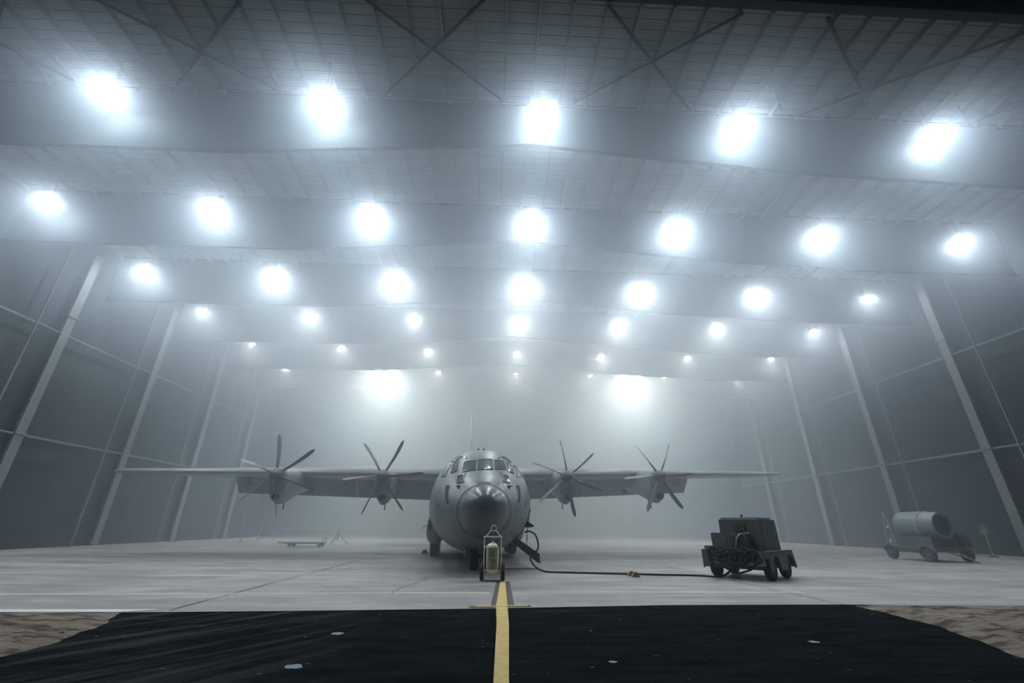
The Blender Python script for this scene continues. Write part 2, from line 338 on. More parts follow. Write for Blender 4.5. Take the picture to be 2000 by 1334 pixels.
# ============================================================ the setting: shell
ceiling=tag(MB().box(WL-1,WR+1,Y0,Y1,ROOF,ROOF+.25).build('ceiling',M_deck,smooth=0),kind='structure')
M_fascia=mat('fascia',(.03,.035,.04),.7)
frame=MB().box(WL-1,WR+1,Y0-.35,Y0,ROOF-.12,ROOF+1.6).build('trim_7',M_fascia,smooth=0);tag(frame,kind='structure')
px0=.12
for k in range(-22,26):
    x=px0+1.353*k
    if WL<x<WR:
        b=MB().box(x-.035,x+.035,Y0,Y1,ROOF-.26,ROOF);b.box(x-.035,x+.06,Y0,Y1,ROOF-.27,ROOF-.25)
        b.build('purlin',M_purlin,frame,smooth=0)
for side,X in (('left',WL),('right',WR)):
    s=1 if side=='left' else -1
    wall=tag(MB().box(min(X,X-.3*s),max(X,X-.3*s),14,Y1,0,ROOF).build('wall_'+side,M_wall,smooth=0),kind='structure')
    cx=X+.42*s if side=='left' else X-.55
    for yc in ((19.5,28,36.4,44.8,53.2) if side=='left' else (19.7,28.1,36.5,44.9,53.3)):
        b=MB().box(cx-.09,cx+.09,yc-.3,yc+.3,0,ROOF-1.5)
        for z in (6.6,14.6): b.box(cx-.16,cx+.16,yc-.36,yc+.36,z-.06,z+.06)
        b.box(cx-.3,cx+.3,yc-.45,yc+.45,0,.04)
        b.build('column',M_col,wall,smooth=0)
        q=MB().tube([(cx,yc-1.9,0),(cx,yc-1.9,ROOF-1.5)],.065,8);q.lathe([(.2,0),(.2,.05)],(cx,yc-1.9,0));q.build('brace_post',M_col,wall)
        for z in (6.55,13.3):
            MB().tube([(cx,yc-1.9,z),(cx,yc,z)],.05,6).build('girt_link',M_col,wall)
    for z in (6.55,13.3):
        MB().beam((cx+.05*s*-1,14,z),(cx-.05*s,Y1,z),.09,.13).build('girt',M_col,wall,smooth=0)
# haunched transverse girders: flat top under the deck, bottom drops to both sides
GY=[15.15+7.53*k for k in range(6)]
for k,y in enumerate(GY):
    b=MB();pts=[(WL,ROOF-.02),(WR,ROOF-.02)]
    zc=18.3;lo=[]
    for x in (WR,24,14,7,1.5,-5,-12,-20,WL): lo.append((x,zc-.085*min(abs(x-1.5),17 if x>0 else 14)))
    b.prism([(x,y-.03,z) for x,z in pts+lo],(0,.06,0))
    for (xa,za),(xb,zb) in zip(lo,lo[1:]): b.beam((xa,y,za),(xb,y,zb),.2,.05)
    b.beam((WL,y,ROOF-.06),(WR,y,ROOF-.06),.3,.05)
    o=b.build('trim_%d'%(k+1),M_girder,smooth=0);tag(o,kind='structure')
# diagonal bracing rods and hanger rods under the roof (front bay)
tie=MB().tube([(WL,14.75,20.62),(WR,14.95,20.62)],.045,6).build('tie_rod',M_purlin,frame)
for a,b_ in (((-16.06,11.08),(-10.67,14.6)),((-10.38,10.8),(-15.31,14.6)),((-5.42,10.56),(.01,14.6)),((-.79,10.33),(-5.66,14.7)),((3.93,10.1),(9.54,14.9)),((10.33,9.79),(3.51,14.6)),((12.32,9.69),(19.12,14.95)),((23.2,9.5),(14.69,14.81)),((-24.5,10.4),(-20,14.6)),((-19,10.6),(-24,14.6)),((22.5,10.4),(28,14.8)),((30,10.4),(23.5,14.8))):
    A=Vector((a[0]*1.006,a[1]*1.006,20.71));B=Vector((b_[0]*1.006,b_[1]*1.006,20.71));d=B-A
    A=A-d*((A.y-(Y0+.05))/d.y) if A.y<Y0 else A-d*((A.y-Y0-.05)/d.y)
    MB().tube([A,B],.07,6).build('cross_brace',M_steel,frame)
for x,y in ((-7.6,13.2),(12.9,13.5),(22.4,13.9)):
    MB().tube([(x,y,ROOF-.25),(x+.02,y,19.3)],.018,5).build('hanger_rod',M_steel,frame)
# ============================================================ lamps
M_lens=mat('lamp_lens',(.9,.9,.85),.3,emit=(1,.99,.96,110.0));M_house=mat('lamp_housing',(.12,.12,.12),.5,.5)
M_flens=mat('flood_lens',(.9,.95,1),.3,emit=(.80,.93,1.0,90.0))
ROWS=[[(-17.31,13.89),(-7.92,14.04),(1.87,14.23),(11.26,14.31),(21.02,14.37)],
[(-26.65,21.36),(-17.17,21.53),(-7.82,21.77),(2.01,21.83),(11.36,21.98),(20.93,22.09),(30.56,22.22)],
[(-26.52,29.03),(-17.01,29.2),(-7.85,29.3),(2.12,29.5),(11.5,29.76),(21.17,29.95),(30.7,30.09)],
[(-26.41,35.9),(-17.01,36.1),(-7.54,36.2),(2.17,36.29),(11.61,36.39),(21.13,36.5),(30.91,36.8)],
[(-26.06,43.77),(-16.66,44.05),(-7.32,44.3),(2.45,44.5),(11.97,44.69),(21.75,44.6),(31.43,44.6)],
[(-25.83,51.4),(-16.42,51.4),(-7.1,51.7),(2.66,51.9),(12.28,52.0),(21.93,52.2),(31.87,52.2)]]
LZ=19.27
NUM=['leftmost','second from left','third from left','middle','third from right','second from right','rightmost']
RN=['nearest row','second row from camera','third row from camera','fourth row from camera','fifth row from camera','farthest row']
def lamp_proto():
    t=thing('high_bay_lamp','x','lamp',(0,0,LZ),0,'high bay lamps under the roof')
    MB().lathe([(.05,.55),(.13,.5),(.15,.3),(.30,.08),(.33,.0),(.31,.0),(.28,.08),(.10,.25)],n=20,cap=False).build('housing',M_house,t)
    MB().lathe([(.005,.02),(.2,.0),(.27,.03),(.27,.06),(.005,.06)],n=20,cap=False).build('lens',M_lens,t)
    MB().tube([(0,0,.5),(0,0,ROOF-LZ)],.02,6).build('stem',M_house,t)
    ld=bpy.data.lights.new('lamp_light','AREA');ld.shape='DISK';ld.size=.5;ld.energy=LAMP_W;ld.color=(.77,.90,1.0)
    l=bpy.data.objects.new('lamp_light',ld);COL.objects.link(l);l.parent=t;l.location=(0,0,-.03)
    return t
_p=lamp_proto();_first=True
_dim={(5,c):.16 for c in range(7)};_dim.update({(4,c):.3 for c in range(7)});_dim.update({(3,c):.6 for c in range(7)});_dim.update({(5,1):.08,(3,2):.3,(2,6):.8})
_ld={}
for r,row in enumerate(ROWS):
    names=NUM if len(row)==7 else [NUM[0],NUM[1],NUM[3],NUM[5],NUM[6]]
    for c,(x,y) in enumerate(row):
        o=_p if _first else copy_tree(_p);_first=False
        o.location=(x,y,LZ)
        o['label']='round roof lamp, %s in the %s'%(names[c],RN[r])
        if (r,c) in _dim:
            for ch in o.children:
                if ch.type=='LIGHT':
                    q=_dim[(r,c)]
                    if q not in _ld: _ld[q]=ch.data.copy();_ld[q].energy=LAMP_W*q
                    ch.data=_ld[q]
def flood(x,y,z,lab):
    t=thing('flood_light',lab,'flood light',(x,y,z),0,'blue-white flood lights at the far end')
    for s in (-.74,.74):
        h=MB().box(s-.6,s+.6,0,.3,-.42,.42);h.build('housing',M_house,t,bevel=.03,smooth=0)
        MB().box(s-.52,s+.52,-.03,.01,-.35,.35).build('lens',M_flens,t,smooth=0)
        ld=bpy.data.lights.new('flood_beam','AREA');ld.shape='RECTANGLE';ld.size=1.2;ld.size_y=.7;ld.energy=FLOOD_W;ld.color=(.72,.90,1.0)
        l=bpy.data.objects.new('flood_beam',ld);COL.objects.link(l);l.parent=t;l.location=(s,-.06,0);l.rotation_euler=(math.radians(90-52),0,0)
    MB().beam((-1.6,.35,.0),(1.6,.35,0),.08).build('mounting_bar',M_house,t,smooth=0)
    MB().beam((0,.35,0),(0,.35,ROOF-z),.1).build('mounting_post',M_house,t,smooth=0)
flood(-13.6,51.2,19.35,'twin blue-white flood light glaring above the left inner propeller')
flood(17.3,51.2,19.2,'twin blue-white flood light glaring above the right outer propeller')
# ============================================================ the aircraft
M_air=NG('aircraft_grey');_v=M_air.vec();_c=M_air.mix(M_air.noise(M_air.vec((1,.5,1)),.9,6,.6,.3,.7),(.13,.155,.165),(.19,.22,.235));_c=M_air.mix(M_air.math('MULTIPLY',M_air.noise(M_air.vec((1,1,.4)),2.5,8,.75,.5,.75),.3),_c,(.10,.11,.115));M_air=M_air.done(_c,.36,None,spec=.6)
M_rad=mat('radome_grey',(.095,.115,.13),.26,0,.08,2);M_glass=mat('cockpit_glass',(.06,.075,.085),.08,0,.05,2,spec=.8)
M_dark=mat('dark_recess',(.02,.024,.027),.7,0,.1,3);M_tyre=mat('tyre_rubber',(.018,.02,.022),.8,0,.15,6);M_hub=mat('wheel_hub',(.25,.26,.26),.5,.3,.1,4)
M_blade=mat('propeller_blade',(.055,.065,.07),.35,0,.1,3);M_metal=mat('bare_metal',(.45,.46,.47),.3,.8,.1,4);M_seam=mat('panel_seam',(.10,.11,.115),.6,0,.1,4)
AC=thing('transport_aircraft','grey four-engine propeller transport aircraft parked nose-on in the foggy hangar','aircraft',(-.13,15.52,0))
AC.rotation_euler=(0,-.015,.0703)
NT=72
def hull_loft(ys,m,name,parent=AC,off=0):
    return MB().loft([[surf(y,2*PI*k/NT,off) for k in range(NT)] for y in ys]).build(name,m,parent,smooth=60)
hull_loft([1.5+.1*i for i in range(45)]+[6.2+.6*i for i in range(18)]+[16.6+.4*i for i in range(32)],M_air,'fuselage')
hull_loft([.0,.004,.012,.025,.05,.08,.12,.17,.22,.3,.4,.5,.6,.75,.9,1.05,1.2,1.35,1.5],M_rad,'radome')
MB().loft([[surf(y,2*PI*k/NT,o) for k in range(NT)] for y,o in ((1.47,.0),(1.47,.012),(1.56,.014),(1.56,.0))],cap=False,wrap=True).build('radome_ring',M_seam,AC)
def patch(cs,name,m,off=.012,n=8,th=.02,mirror=False,frame=None):
    """a pane that follows the hull; corners (y, angle) clockwise from top left"""
    if mirror: cs=[(y,PI-a) for y,a in cs]
    def P(u,v,o):
        (y0,a0),(y1,a1),(y2,a2),(y3,a3)=cs
        y=(y0*(1-u)+y1*u)*(1-v)+(y3*(1-u)+y2*u)*v;a=(a0*(1-u)+a1*u)*(1-v)+(a3*(1-u)+a2*u)*v
        return surf(y,a,o)
    o_=[[P(i/n,j/n,off) for i in range(n+1)] for j in range(n+1)]
    b=MB();vs=[p for r in o_ for p in r];b.add(vs,[(j*(n+1)+i,j*(n+1)+i+1,(j+1)*(n+1)+i+1,(j+1)*(n+1)+i) for j in range(n) for i in range(n)])
    inn=[P(i/n,j/n,off-th) for j in range(n+1) for i in range(n+1)]
    rim=[i for i in range(n)]+[j*(n+1)+n for j in range(n)]+[n*(n+1)+n-i for i in range(n)]+[(n-j)*(n+1) for j in range(n)]
    k0=len(vs);b.v+=inn;b.f+=[(a,k0+a,k0+c,c) for a,c in zip(rim,rim[1:]+rim[:1])]
    g=b.build(name,m,AC,smooth=50)
    if frame:
        pts=[]
        for (u0,v0),(u1,v1) in (((0,0),(1,0)),((1,0),(1,1)),((1,1),(0,1)),((0,1),(0,0))):
            for i in range(8): pts.append(P(u0+(u1-u0)*i/8,v0+(v1-v0)*i/8,off+.002))
        MB().tube(pts,frame,6,close=True).build('window_frame',M_seam if frame<.02 else M_air,g)
    return g
WF=.016
patch([(3.06,1.674),(3.13,1.36),(2.56,1.336),(2.52,1.709)],'windshield',M_glass,frame=WF)
FR=[(3.13,1.316),(3.32,1.091),(2.87,1.015),(2.59,1.287)];FL=[(3.02,1.72),(3.14,1.98),(2.63,2.08),(2.53,1.76)]
patch(FR,'windshield',M_glass,frame=WF);patch([FL[1],FL[0],FL[3],FL[2]],'windshield',M_glass,frame=WF)
S1=[(3.42,1.04),(3.62,.93),(3.0,.80),(2.86,.95)];S2=[(3.75,.86),(4.2,.77),(3.66,.57),(3.14,.66)];EB=[(3.75,1.15),(4.2,1.09),(4.2,.90),(3.78,.97)]
LO=[(2.50,1.05),(2.58,.93),(2.22,.82),(2.02,1.0)]
for mi in (False,True):
    for q in (S1,S2,EB): patch(q,'side_window',M_glass,mirror=mi,frame=WF)
    patch(LO,'lower_window',M_glass,mirror=mi,frame=WF)
    patch([(2.48,.64),(2.66,.56),(2.05,.20),(1.92,.23)],'side_slot',M_dark,mirror=mi,frame=.012)
    patch([(2.60,.12),(2.86,.12),(2.86,.04),(2.60,.04)],'access_panel',M_seam,mirror=mi,off=.006)
    s=-1 if mi else 1
    a=(lambda t:PI-t) if mi else (lambda t:t)
    # pitot tubes in dark recess, small bright probes on the cheeks
    p0=Vector(surf(1.95,a(.80)));MB().tube([p0,p0+Vector((.10*s,-.02,.02)),p0+Vector((.13*s,-.22,.0))],.022,8).build('pitot_tube',M_dark,AC)
    patch([(2.02,.86),(2.12,.78),(1.92,.70),(1.84,.78)],'pitot_plate',M_dark,mirror=mi,off=.006)
    for y,t in ((2.5,-.01),(2.46,-.13),(2.45,-.27)):
        p=Vector(surf(y,a(t)));MB().tube([p,p+Vector((.07*s,-.01,.0)),p+Vector((.08*s,-.12,0))],.015,6).build('probe',M_metal,AC)
    patch([(3.3,1.25),(3.7,1.2),(3.7,1.17),(3.3,1.21)],'skylight_strip',M_glass,mirror=mi,off=.006)
patch([(1.66,1.80),(1.66,1.34),(1.57,1.34),(1.57,1.80)],'nose_vent',M_dark,off=.01)
for sx in (.1,-.12):
    p=Vector(surf(4.7,PI/2-sx/2));MB().lathe([(.06,-.02),(.05,.05),(.02,.07)],p,n=10).build('top_antenna',M_dark,AC)
for sx in (-.55,.55):
    p=Vector(surf(2.35,PI/2-sx*.9));MB().tube([p,p+Vector((.05*sx,-.02,.05)),p+Vector((-.12*sx,.30,.27))],.012,6).build('windscreen_wiper',M_dark,AC)
# wing
def airfoil(x,yle,ch,zc,tk,n=18):
    up=[];lo=[]
    for i in range(n+1):
        t=(1-math.cos(PI*i/n))/2
        h=5*tk*(.2969*math.sqrt(t)-.126*t-.3516*t*t+.2843*t**3-.1015*t**4)*ch
        cam=.03*ch*math.sin(PI*t)
        up.append((x,yle+t*ch,zc+cam+h));lo.append((x,yle+t*ch,zc+cam-h*.85))
    return up+lo[-2:0:-1]
def wing_z(x): return 4.30+.011*abs(x)
for s in (-1,1):
    b=MB();R_=[]
    for x,yle,ch,tk in ((1.2,10.55,4.75,.17),(2.3,10.55,4.75,.17),(4.93,10.62,4.6,.17),(10.2,10.82,3.9,.155),(15,11.15,3.1,.14),(19.6,11.5,2.35,.12),(20.05,11.7,2.0,.09),(20.2,12.0,1.4,.05)):
        R_.append(airfoil(s*x,yle,ch,wing_z(x),tk))
    b.loft(R_).build('wing',M_air,AC,smooth=40)
    # lowered flaps: two panels per side
    for xa,xb in ((2.3,7.38),(7.41,14.4)):
        rr=[]
        for x in (xa,xb):
            te=10.55+4.75-.05*(x-2.3)-.7;zt=wing_z(x)-.02;ch=1.62-.03*x
            ring=[]
            for (t,h) in ((0,.0),(.08,.09),(.3,.13),(.7,.08),(1,.01),(1,-.01),(.6,-.02),(.2,-.06),(.06,-.05)):
                a=math.radians(50);yy=t*ch;ring.append((s*x,te-.55+yy*math.cos(a)+h*math.sin(a),zt-yy*math.sin(a)+h*math.cos(a)))
            rr.append(ring)
        MB().loft(rr).build('flap',M_air,AC,smooth=40)
        for x in (xa+.8,xb-.8):
            y=10.55+4.75-.05*(x-2.3)-1.3
            MB().box(s*x-.06,s*x+.06,y-.2,y+.5,wing_z(x)-.55,wing_z(x)-.05).build('flap_track',M_seam,AC,smooth=0)
# nacelles and propellers
def ring_el(cx,y,cz,hw,up,dn,n=28,p=1.0):
    return [(cx+hw*math.cos(t),y,cz+(up if math.sin(t)>0 else dn)*math.sin(t)) for t in [2*PI*k/n for k in range(n)]]
def blade_mesh():
    """scimitar blade along +z, feathered, about 1.7 m long; hub at origin"""
    b=MB();R_=[];n=9
    for i in range(n+1):
        t=i/n;r=.30+1.76*t
        ch=.15+.15*math.sin(PI*min(1,t*.72+.08))**1.3 if t<.93 else .20-.12*(t-.93)/.07
        if t>.99: ch=.09
        tk=.10*(1-t)**1.5+.014;ang=math.radians(10+22*t)
        sw=.03*math.sin(PI*t)-.03*t*t;cyy=.06*math.sin(PI*t)+.12*t*t
        ring=[]
        for k in range(10):
            a=2*PI*k/10;u=ch/2*math.cos(a);v=tk/2*math.sin(a)
            ring.append((sw+u*math.sin(ang)+v*math.cos(ang),cyy+u*math.cos(ang)-v*math.sin(ang),r))
        R_.append(ring)
    return b.loft(R_)
for hx,hz,ph in ((-10.2,4.05,52),(-4.93,4.0,26),(4.93,4.0,-8),(10.2,4.05,27)):
    hy=8.6
    b=MB();rows=[(hy+.14,hz,.34,.34,.34),(hy+.3,hz-.03,.42,.40,.5),(hy+.32,hz-.1,.43,.44,1.18),(hy+.7,hz-.1,.45,.50,1.30),(hy+1.4,hz-.05,.48,.55,1.28),(hy+2.2,hz+.0,.50,.6,1.05),(hy+3.2,hz+.05,.52,.5,.8),(hy+4.4,hz+.08,.46,.4,.6),(hy+5.4,hz+.06,.30,.25,.42),(hy+6.0,hz+.0,.16,.12,.2)]
    # interpolate for smoothness
    R_=[]
    for (a,c) in zip(rows,rows[1:]):
        for i in range(4):
            t=i/4;t2=t*t*(3-2*t) if a[0]>hy+.6 else t
            R_.append([(a[k]*(1-t)+c[k]*t) if k==0 else a[k]*(1-t2)+c[k]*t2 for k in range(5)])
    R_.append(list(rows[-1]))
    nac=b.loft([ring_el(hx,y,cz,hw,up,dn) for y,cz,hw,up,dn in R_]).build('engine_nacelle',M_air,AC,smooth=50)
    MB().loft([ring_el(hx,hy+.285,hz-1.02,.20,.13,.16,20),ring_el(hx,hy+.26,hz-1.02,.24,.17,.2,20),ring_el(hx,hy+.30,hz-1.02,.26,.2,.23,20)],cap=False).build('intake_lip',M_air,nac)
    MB().loft([ring_el(hx,hy+.28,hz-1.02,.21,.14,.17,20),ring_el(hx,hy+.31,hz-1.02,.21,.14,.17,20)]).build('intake_mouth',M_dark,nac)
    MB().tube([(hx,hy+1.6,hz-1.25),(hx,hy+1.62,hz-1.62)],.03,6).build('drain_mast',M_dark,nac)
    MB().tube([(hx,hy+5.0,hz-.30),(hx,hy+5.7,hz-.36)],[.2,.17],14).build('exhaust_pipe',M_dark,nac)
    # spinner = hub body of the propeller part
    pr=MB().lathe([(.33,.12),(.35,0),(.33,-.18),(.27,-.38),(.17,-.55),(.07,-.64),(.0,-.67)],(0,0,0),(0,1,0),24).build('propeller',M_blade,AC)
    pr.location=(hx,hy,hz)
    for k in range(6):
        if k==0 and ph==52 and hx<0:
            _b=blade_mesh().build('blade',M_blade,None);PB=_b;bl=_b
        else: bl=PB.copy();COL.objects.link(bl)
        bl.parent=pr;bl.rotation_euler=(0,math.radians(ph+60*k),0)
        bl.location=(0,-.05,0)
# tail
def fin_ring(z,yle,ch,tk,n=12):
    return [(p[2],p[1],z) for p in airfoil(0,yle,ch,0,tk,n)]
MB().loft([fin_ring(z,y,c,.12) for z,y,c in ((4.3,21.6,7.0),(5.6,23.2,5.6),(8,24.4,4.4),(11,25.9,3.0),(11.6,26.6,2.0))]).build('tail_fin',M_air,AC,smooth=40)
for s in (-1,1):
    MB().loft([airfoil(s*x,y,c,4.85,.12,12) for x,y,c in ((.1,25.2,3.6),(7.6,26.4,2.2),(8.05,26.9,1.3))]).build('tailplane',M_air,AC,smooth=40)
# landing gear
def wheel(cx,cy,r,wd,parent,name='wheel'):
    o=MB().lathe([(r*.55,-wd/2),(r*.86,-wd/2),(r*.97,-wd*.36),(r,-wd*.15),(r,wd*.15),(r*.97,wd*.36),(r*.86,wd/2),(r*.55,wd/2)],(cx,cy,r),(1,0,0),28).build(name,M_tyre,parent)
    MB().lathe([(r*.1,-wd/2-.01),(r*.5,-wd/2-.01),(r*.53,-wd*.3),(r*.53,wd*.3),(r*.5,wd/2+.01),(r*.1,wd/2+.01)],(cx,cy,r),(1,0,0),20).build('wheel_hub',M_hub,o)
    return o
ng=MB().tube([(0,3.35,.5),(0,3.3,1.1)],.09,12);ng.tube([(-.36,3.4,.5),(.36,3.4,.5)],.06,10);ng.tube([(0,3.35,.75),(0,3.9,1.1)],.045,8);ng.box(-.1,.1,3.12,3.22,.6,.75)
ng=ng.build('nose_gear',M_hub,AC)
for s in (-.27,.27): wheel(s,3.4,.49,.30,ng)
for s in (-1,1):
    MB().box(s*.62-.015,s*.62+.015,2.7,4.3,.5,1.05).build('nose_gear_door',M_air,AC,smooth=0)
    sp=MB();R_=[]
    for y,hw,up,dn,cx in ((8.9,.12,.15,.15,2.1),(9.05,.38,.42,.5,2.1),(9.5,.46,.62,.62,2.12),(10.5,.5,.7,.68,2.15),(12.5,.5,.72,.7,2.15),(14.8,.5,.7,.68,2.15),(16.2,.35,.5,.4,2.1),(17.0,.1,.15,.12,2.05)):
        R_.append(ring_el(s*cx,y,1.32,hw,up,dn,24))
    sp=sp.loft(R_).build('gear_pod',M_air,AC,smooth=50)
    MB().loft([ring_el(s*2.34,8.97,1.68,.14,.30,.42,18),ring_el(s*2.34,9.12,1.68,.16,.32,.44,18)]).build('pod_intake',M_dark,sp)
    MB().tube([(s*2.2,8.95,2.0),(s*2.34,8.92,2.07),(s*2.5,8.98,1.98)],.03,8).build('intake_lip',M_metal,sp)
    mg=MB()
    for y in (12.0,13.55): mg.tube([(s*2.18,y,.7),(s*2.0,y,1.3)],.1,10)
    mg.tube([(s*2.0,12.0,.9),(s*2.0,13.55,.9)],.07,8);mg=mg.build('main_gear',M_hub,AC);mg.location=(0,0,-.032*(-s))
    for y in (12.0,13.55): wheel(s*2.2,y,.70,.50,mg)
    # open troop-door air deflector standing out from the fuselage side
    df=MB();R_=[]
    for i in range(7):
        t=i/6;x=s*(2.2+1.15*t);z=1.55+.25*math.sin(PI*t*.9)-.28*t;ch=.9*(1-.4*t)
        R_.append([(x,15.4,z),(x,15.4+ch,z+.05),(x,15.4+ch,z-.0),(x,15.4,z-.10*(1-t)-.01)])
    df.loft(R_).build('air_deflector',M_dark,AC,smooth=60)
# crew door let down with built-in steps, on the image-right side
H0=Vector((1.28,3.45,.98));D0=Vector((1.10,.1,-.80))
wd=Vector((0,.85,0))
dr=MB();nrm=D0.cross(wd).normalized()
dr.prism([H0,H0+wd,H0+wd+D0,H0+D0],nrm*.06)
door=dr.build('crew_door',M_dark,AC,smooth=0)
for sgn in (0,1):
    e=H0+wd*sgn;b=MB();b.prism([e,e+D0,e+D0+Vector((0,0,.34)),e+D0*.15+Vector((0,0,.26))],wd.normalized()*(.03 if sgn==0 else -.03));b.build('side_rail',M_dark,door,smooth=0)
for i in range(4):
    c=H0+D0*(.2+.24*i);b=MB();b.box(c.x-.02,c.x+.22,c.y+.05,c.y+.80,c.z+.04,c.z+.07);b.build('step',M_metal,door,smooth=0)
MB().tube([H0+D0*.55+Vector((0,.02,.05)),Vector((1.86,3.5,1.75))],.012,6).build('door_stay',M_dark,AC)
MB().tube([H0+D0*.55+wd+Vector((0,-.02,.05)),Vector(surf(4.3,-.25))],.012,6).build('door_stay',M_dark,AC)
b=MB();b.prism([(1.9,3.5,1.75),(2.22,3.6,1.55),(2.05,3.6,1.50),(1.75,3.5,1.52)],(0,.2,.0));b.build('receptacle_door',M_dark,AC,smooth=0)
patch([(3.3,-.05),(4.4,-.05),(4.4,-.85),(3.3,-.85)],'crew_doorway',M_dark,off=.006)
b=MB().prism([(0,14.0,4.83),(0,14.9,4.83),(0,15.0,5.35),(0,14.75,5.35)],(.03,0,0));b.build('blade_antenna',M_dark,AC,smooth=0)
b=MB().prism([(0,7.0,4.83),(0,7.4,4.83),(0,7.5,5.12),(0,7.35,5.12)],(.03,0,0));b.build('blade_antenna',M_dark,AC,smooth=0)
# ============================================================ flight-line fire extinguisher
M_frame=mat('extinguisher_frame',(.80,.78,.66),.45,.2,.15,10);M_tank=mat('extinguisher_tank',(.82,.78,.60),.38,.1,.12,5);M_label=mat('label_print',(.16,.15,.10),.7,0,.3,20);M_band=mat('tank_label',(.33,.31,.22),.6,0,.15,12)
EX=thing('wheeled_extinguisher','cream wheeled fire extinguisher in a tube frame under the aircraft nose','fire extinguisher',(.07,15.25,0),-.05)
MB().lathe([(.02,.20),(.12,.21),(.185,.27),(.195,.34),(.195,.97),(.18,1.03),(.12,1.07),(.05,1.085),(.04,1.13),(.0,1.13)],n=32).build('tank',M_tank,EX,smooth=50)
lb=MB();n=14
lb.loft([[(.199*math.sin(a),-.199*math.cos(a),z) for a in [-1.0+2.0*k/n for k in range(n+1)]] for z in (.34,.96)],cap=False,closed=False);lb.build('instruction_label',M_band,EX)
pr_=MB()
for z,x0,x1 in ((.86,-.12,.10),(.82,-.12,.12),(.79,-.10,.08),(.75,-.12,.0),(.72,-.13,.04),(.74,.04,.12),(.62,-.12,-.03),(.59,-.12,-.05)):
    a0,a1=x0/.2,x1/.2;m=6
    pr_.loft([[(.202*math.sin(a0+(a1-a0)*k/m),-.202*math.cos(a0+(a1-a0)*k/m),z+dz) for k in range(m+1)] for dz in (0,.018)],cap=False,closed=False)
pts=[(.204*math.sin((.055+.05*math.cos(t))/.2),-.204*math.cos((.055+.05*math.cos(t))/.2),.56+.06*math.sin(t)) for t in [2*PI*k/16 for k in range(16)]]
pr_.tube(pts,.010,5,close=True);pr_.build('label_print',M_label,EX,smooth=0)
fr=MB()
for s in (-.27,.27):
    fr.tube([(s,.05,.03),(s,.02,1.27)],.018,8)
    fr.tube([(s,.3,.30),(s,.03,.30)],.015,8)
fr.tube([(-.3,.02,1.27),(.3,.02,1.27)],.024,8)
for z in (.22,.30): fr.tube([(-.27,-.02,z),(.27,-.02,z)],.018,8)
fr.tube([(-.27,-.02,.95),(-.2,-.05,.98),(.2,-.05,.98),(.27,-.02,.95)],.014,8)
fr.tube([(-.27,.05,.03),(.27,.05,.03)],.022,8)
fr.tube([(-.22,.02,1.27),(-.06,.0,1.47)],.016,8);fr.tube([(.26,.02,1.27),(.08,.0,1.47)],.016,8)
fr.tube([(.02+.085*math.cos(t),0,1.52+.085*math.sin(t)) for t in [2*PI*k/20 for k in range(20)]],.014,6,close=True)
fr.build('frame',M_frame,EX)
MB().tube([(-.02,.0,1.26),(.0,.0,1.21),(.05,0,1.20),(.07,0,1.25)],.018,8).build('valve_handle',M_metal,EX)
hs=MB();hs.tube(bez([(.0,-.02,1.2),(.1,-.14,1.12),(.235,-.13,.9),(.235,-.14,.5),(.2,-.14,.35),(.24,.1,.3)],8),.014,8);hs.build('hose',M_tyre,EX)
ax=MB().tube([(-.36,.16,.27),(.36,.16,.27)],.018,8).build('axle',M_frame,EX)
for s in (-.34,.34):
    o=MB().lathe([(.12,-.05),(.22,-.055),(.26,-.035),(.27,0),(.26,.035),(.22,.055),(.12,.05)],(s,.16,.27),(1,0,0),24).build('wheel',M_tyre,EX)
    MB().lathe([(.03,-.06),(.12,-.045),(.12,.045),(.03,.06)],(s,.16,.27),(1,0,0),14).build('wheel_hub',M_hub,o)
# ============================================================ ground power cart
M_cart=mat('cart_green_grey',(.052,.062,.064),.55,.1,.2,2.5);M_cart2=mat('cart_panel',(.062,.072,.074),.5,.1,.15,3);M_rub=mat('black_hose',(.012,.013,.015),.9,0,.2,8)
GP=thing('ground_power_cart','dark four-wheeled ground power cart with boxy housing standing on the right side of the pad','ground power cart',(9.2,16.72,0),-.86)
ch=MB().box(-1.0,1.0,-1.0,1.15,.36,.86);ch.box(-.8,.8,-1.12,1.2,.32,.45);ch.build('chassis',M_cart,GP,smooth=0,bevel=.02)
def fender(s):
    """side skirt along y with two wheel arches"""
    x0,x1=(s*.86,s*1.12);y0,y1=-1.22,1.28;zt=.88;zb=.30
    prof=[(y0,zb),(y0,zt),(y1-.22,zt),(y1,.34)]
    def arch(c,r,n=10): return [(c+r*math.cos(t),.36+r*math.sin(t)) for t in [PI*k/n for k in range(n+1)]]
    prof+= [(y1-.10,.30)]+[(a,max(b,.36)) for a,b in arch(.70,.40)]+[(.3,.3),(-.3,.3)]+[(a,max(b,.36)) for a,b in arch(-.70,.38)]
    out=[(x1,y,z) for y,z in prof]
    b=MB().prism(out,(-s*.04,0,0))
    b.box(min(x0,x1),max(x0,x1),y0,y1-.22,zt-.03,zt);b.box(min(x0,x1),max(x0,x1),y0,y0+.03,zt-.2 if s>0 else zb+.04,zt)
    b.add([(x0,y1-.22,zt),(x1,y1-.22,zt),(x1,y1,.34),(x0,y1,.34)],[(0,1,2,3)])
    return b.build('fender',M_cart2,GP,smooth=0)
fender(1);fender(-1)
for sx in (-.88,.88):
    for sy in (-.72,.72):
        o=MB().lathe([(.15,-.11),(.29,-.115),(.325,-.08),(.335,0),(.325,.08),(.29,.115),(.15,.11)],(sx,sy,.335),(1,0,0),26).build('wheel',M_tyre,GP)
        MB().lathe([(.02,-.12),(.15,-.09),(.15,.09),(.02,.12)],(sx,sy,.335),(1,0,0),14).build('wheel_hub',M_cart2,o)
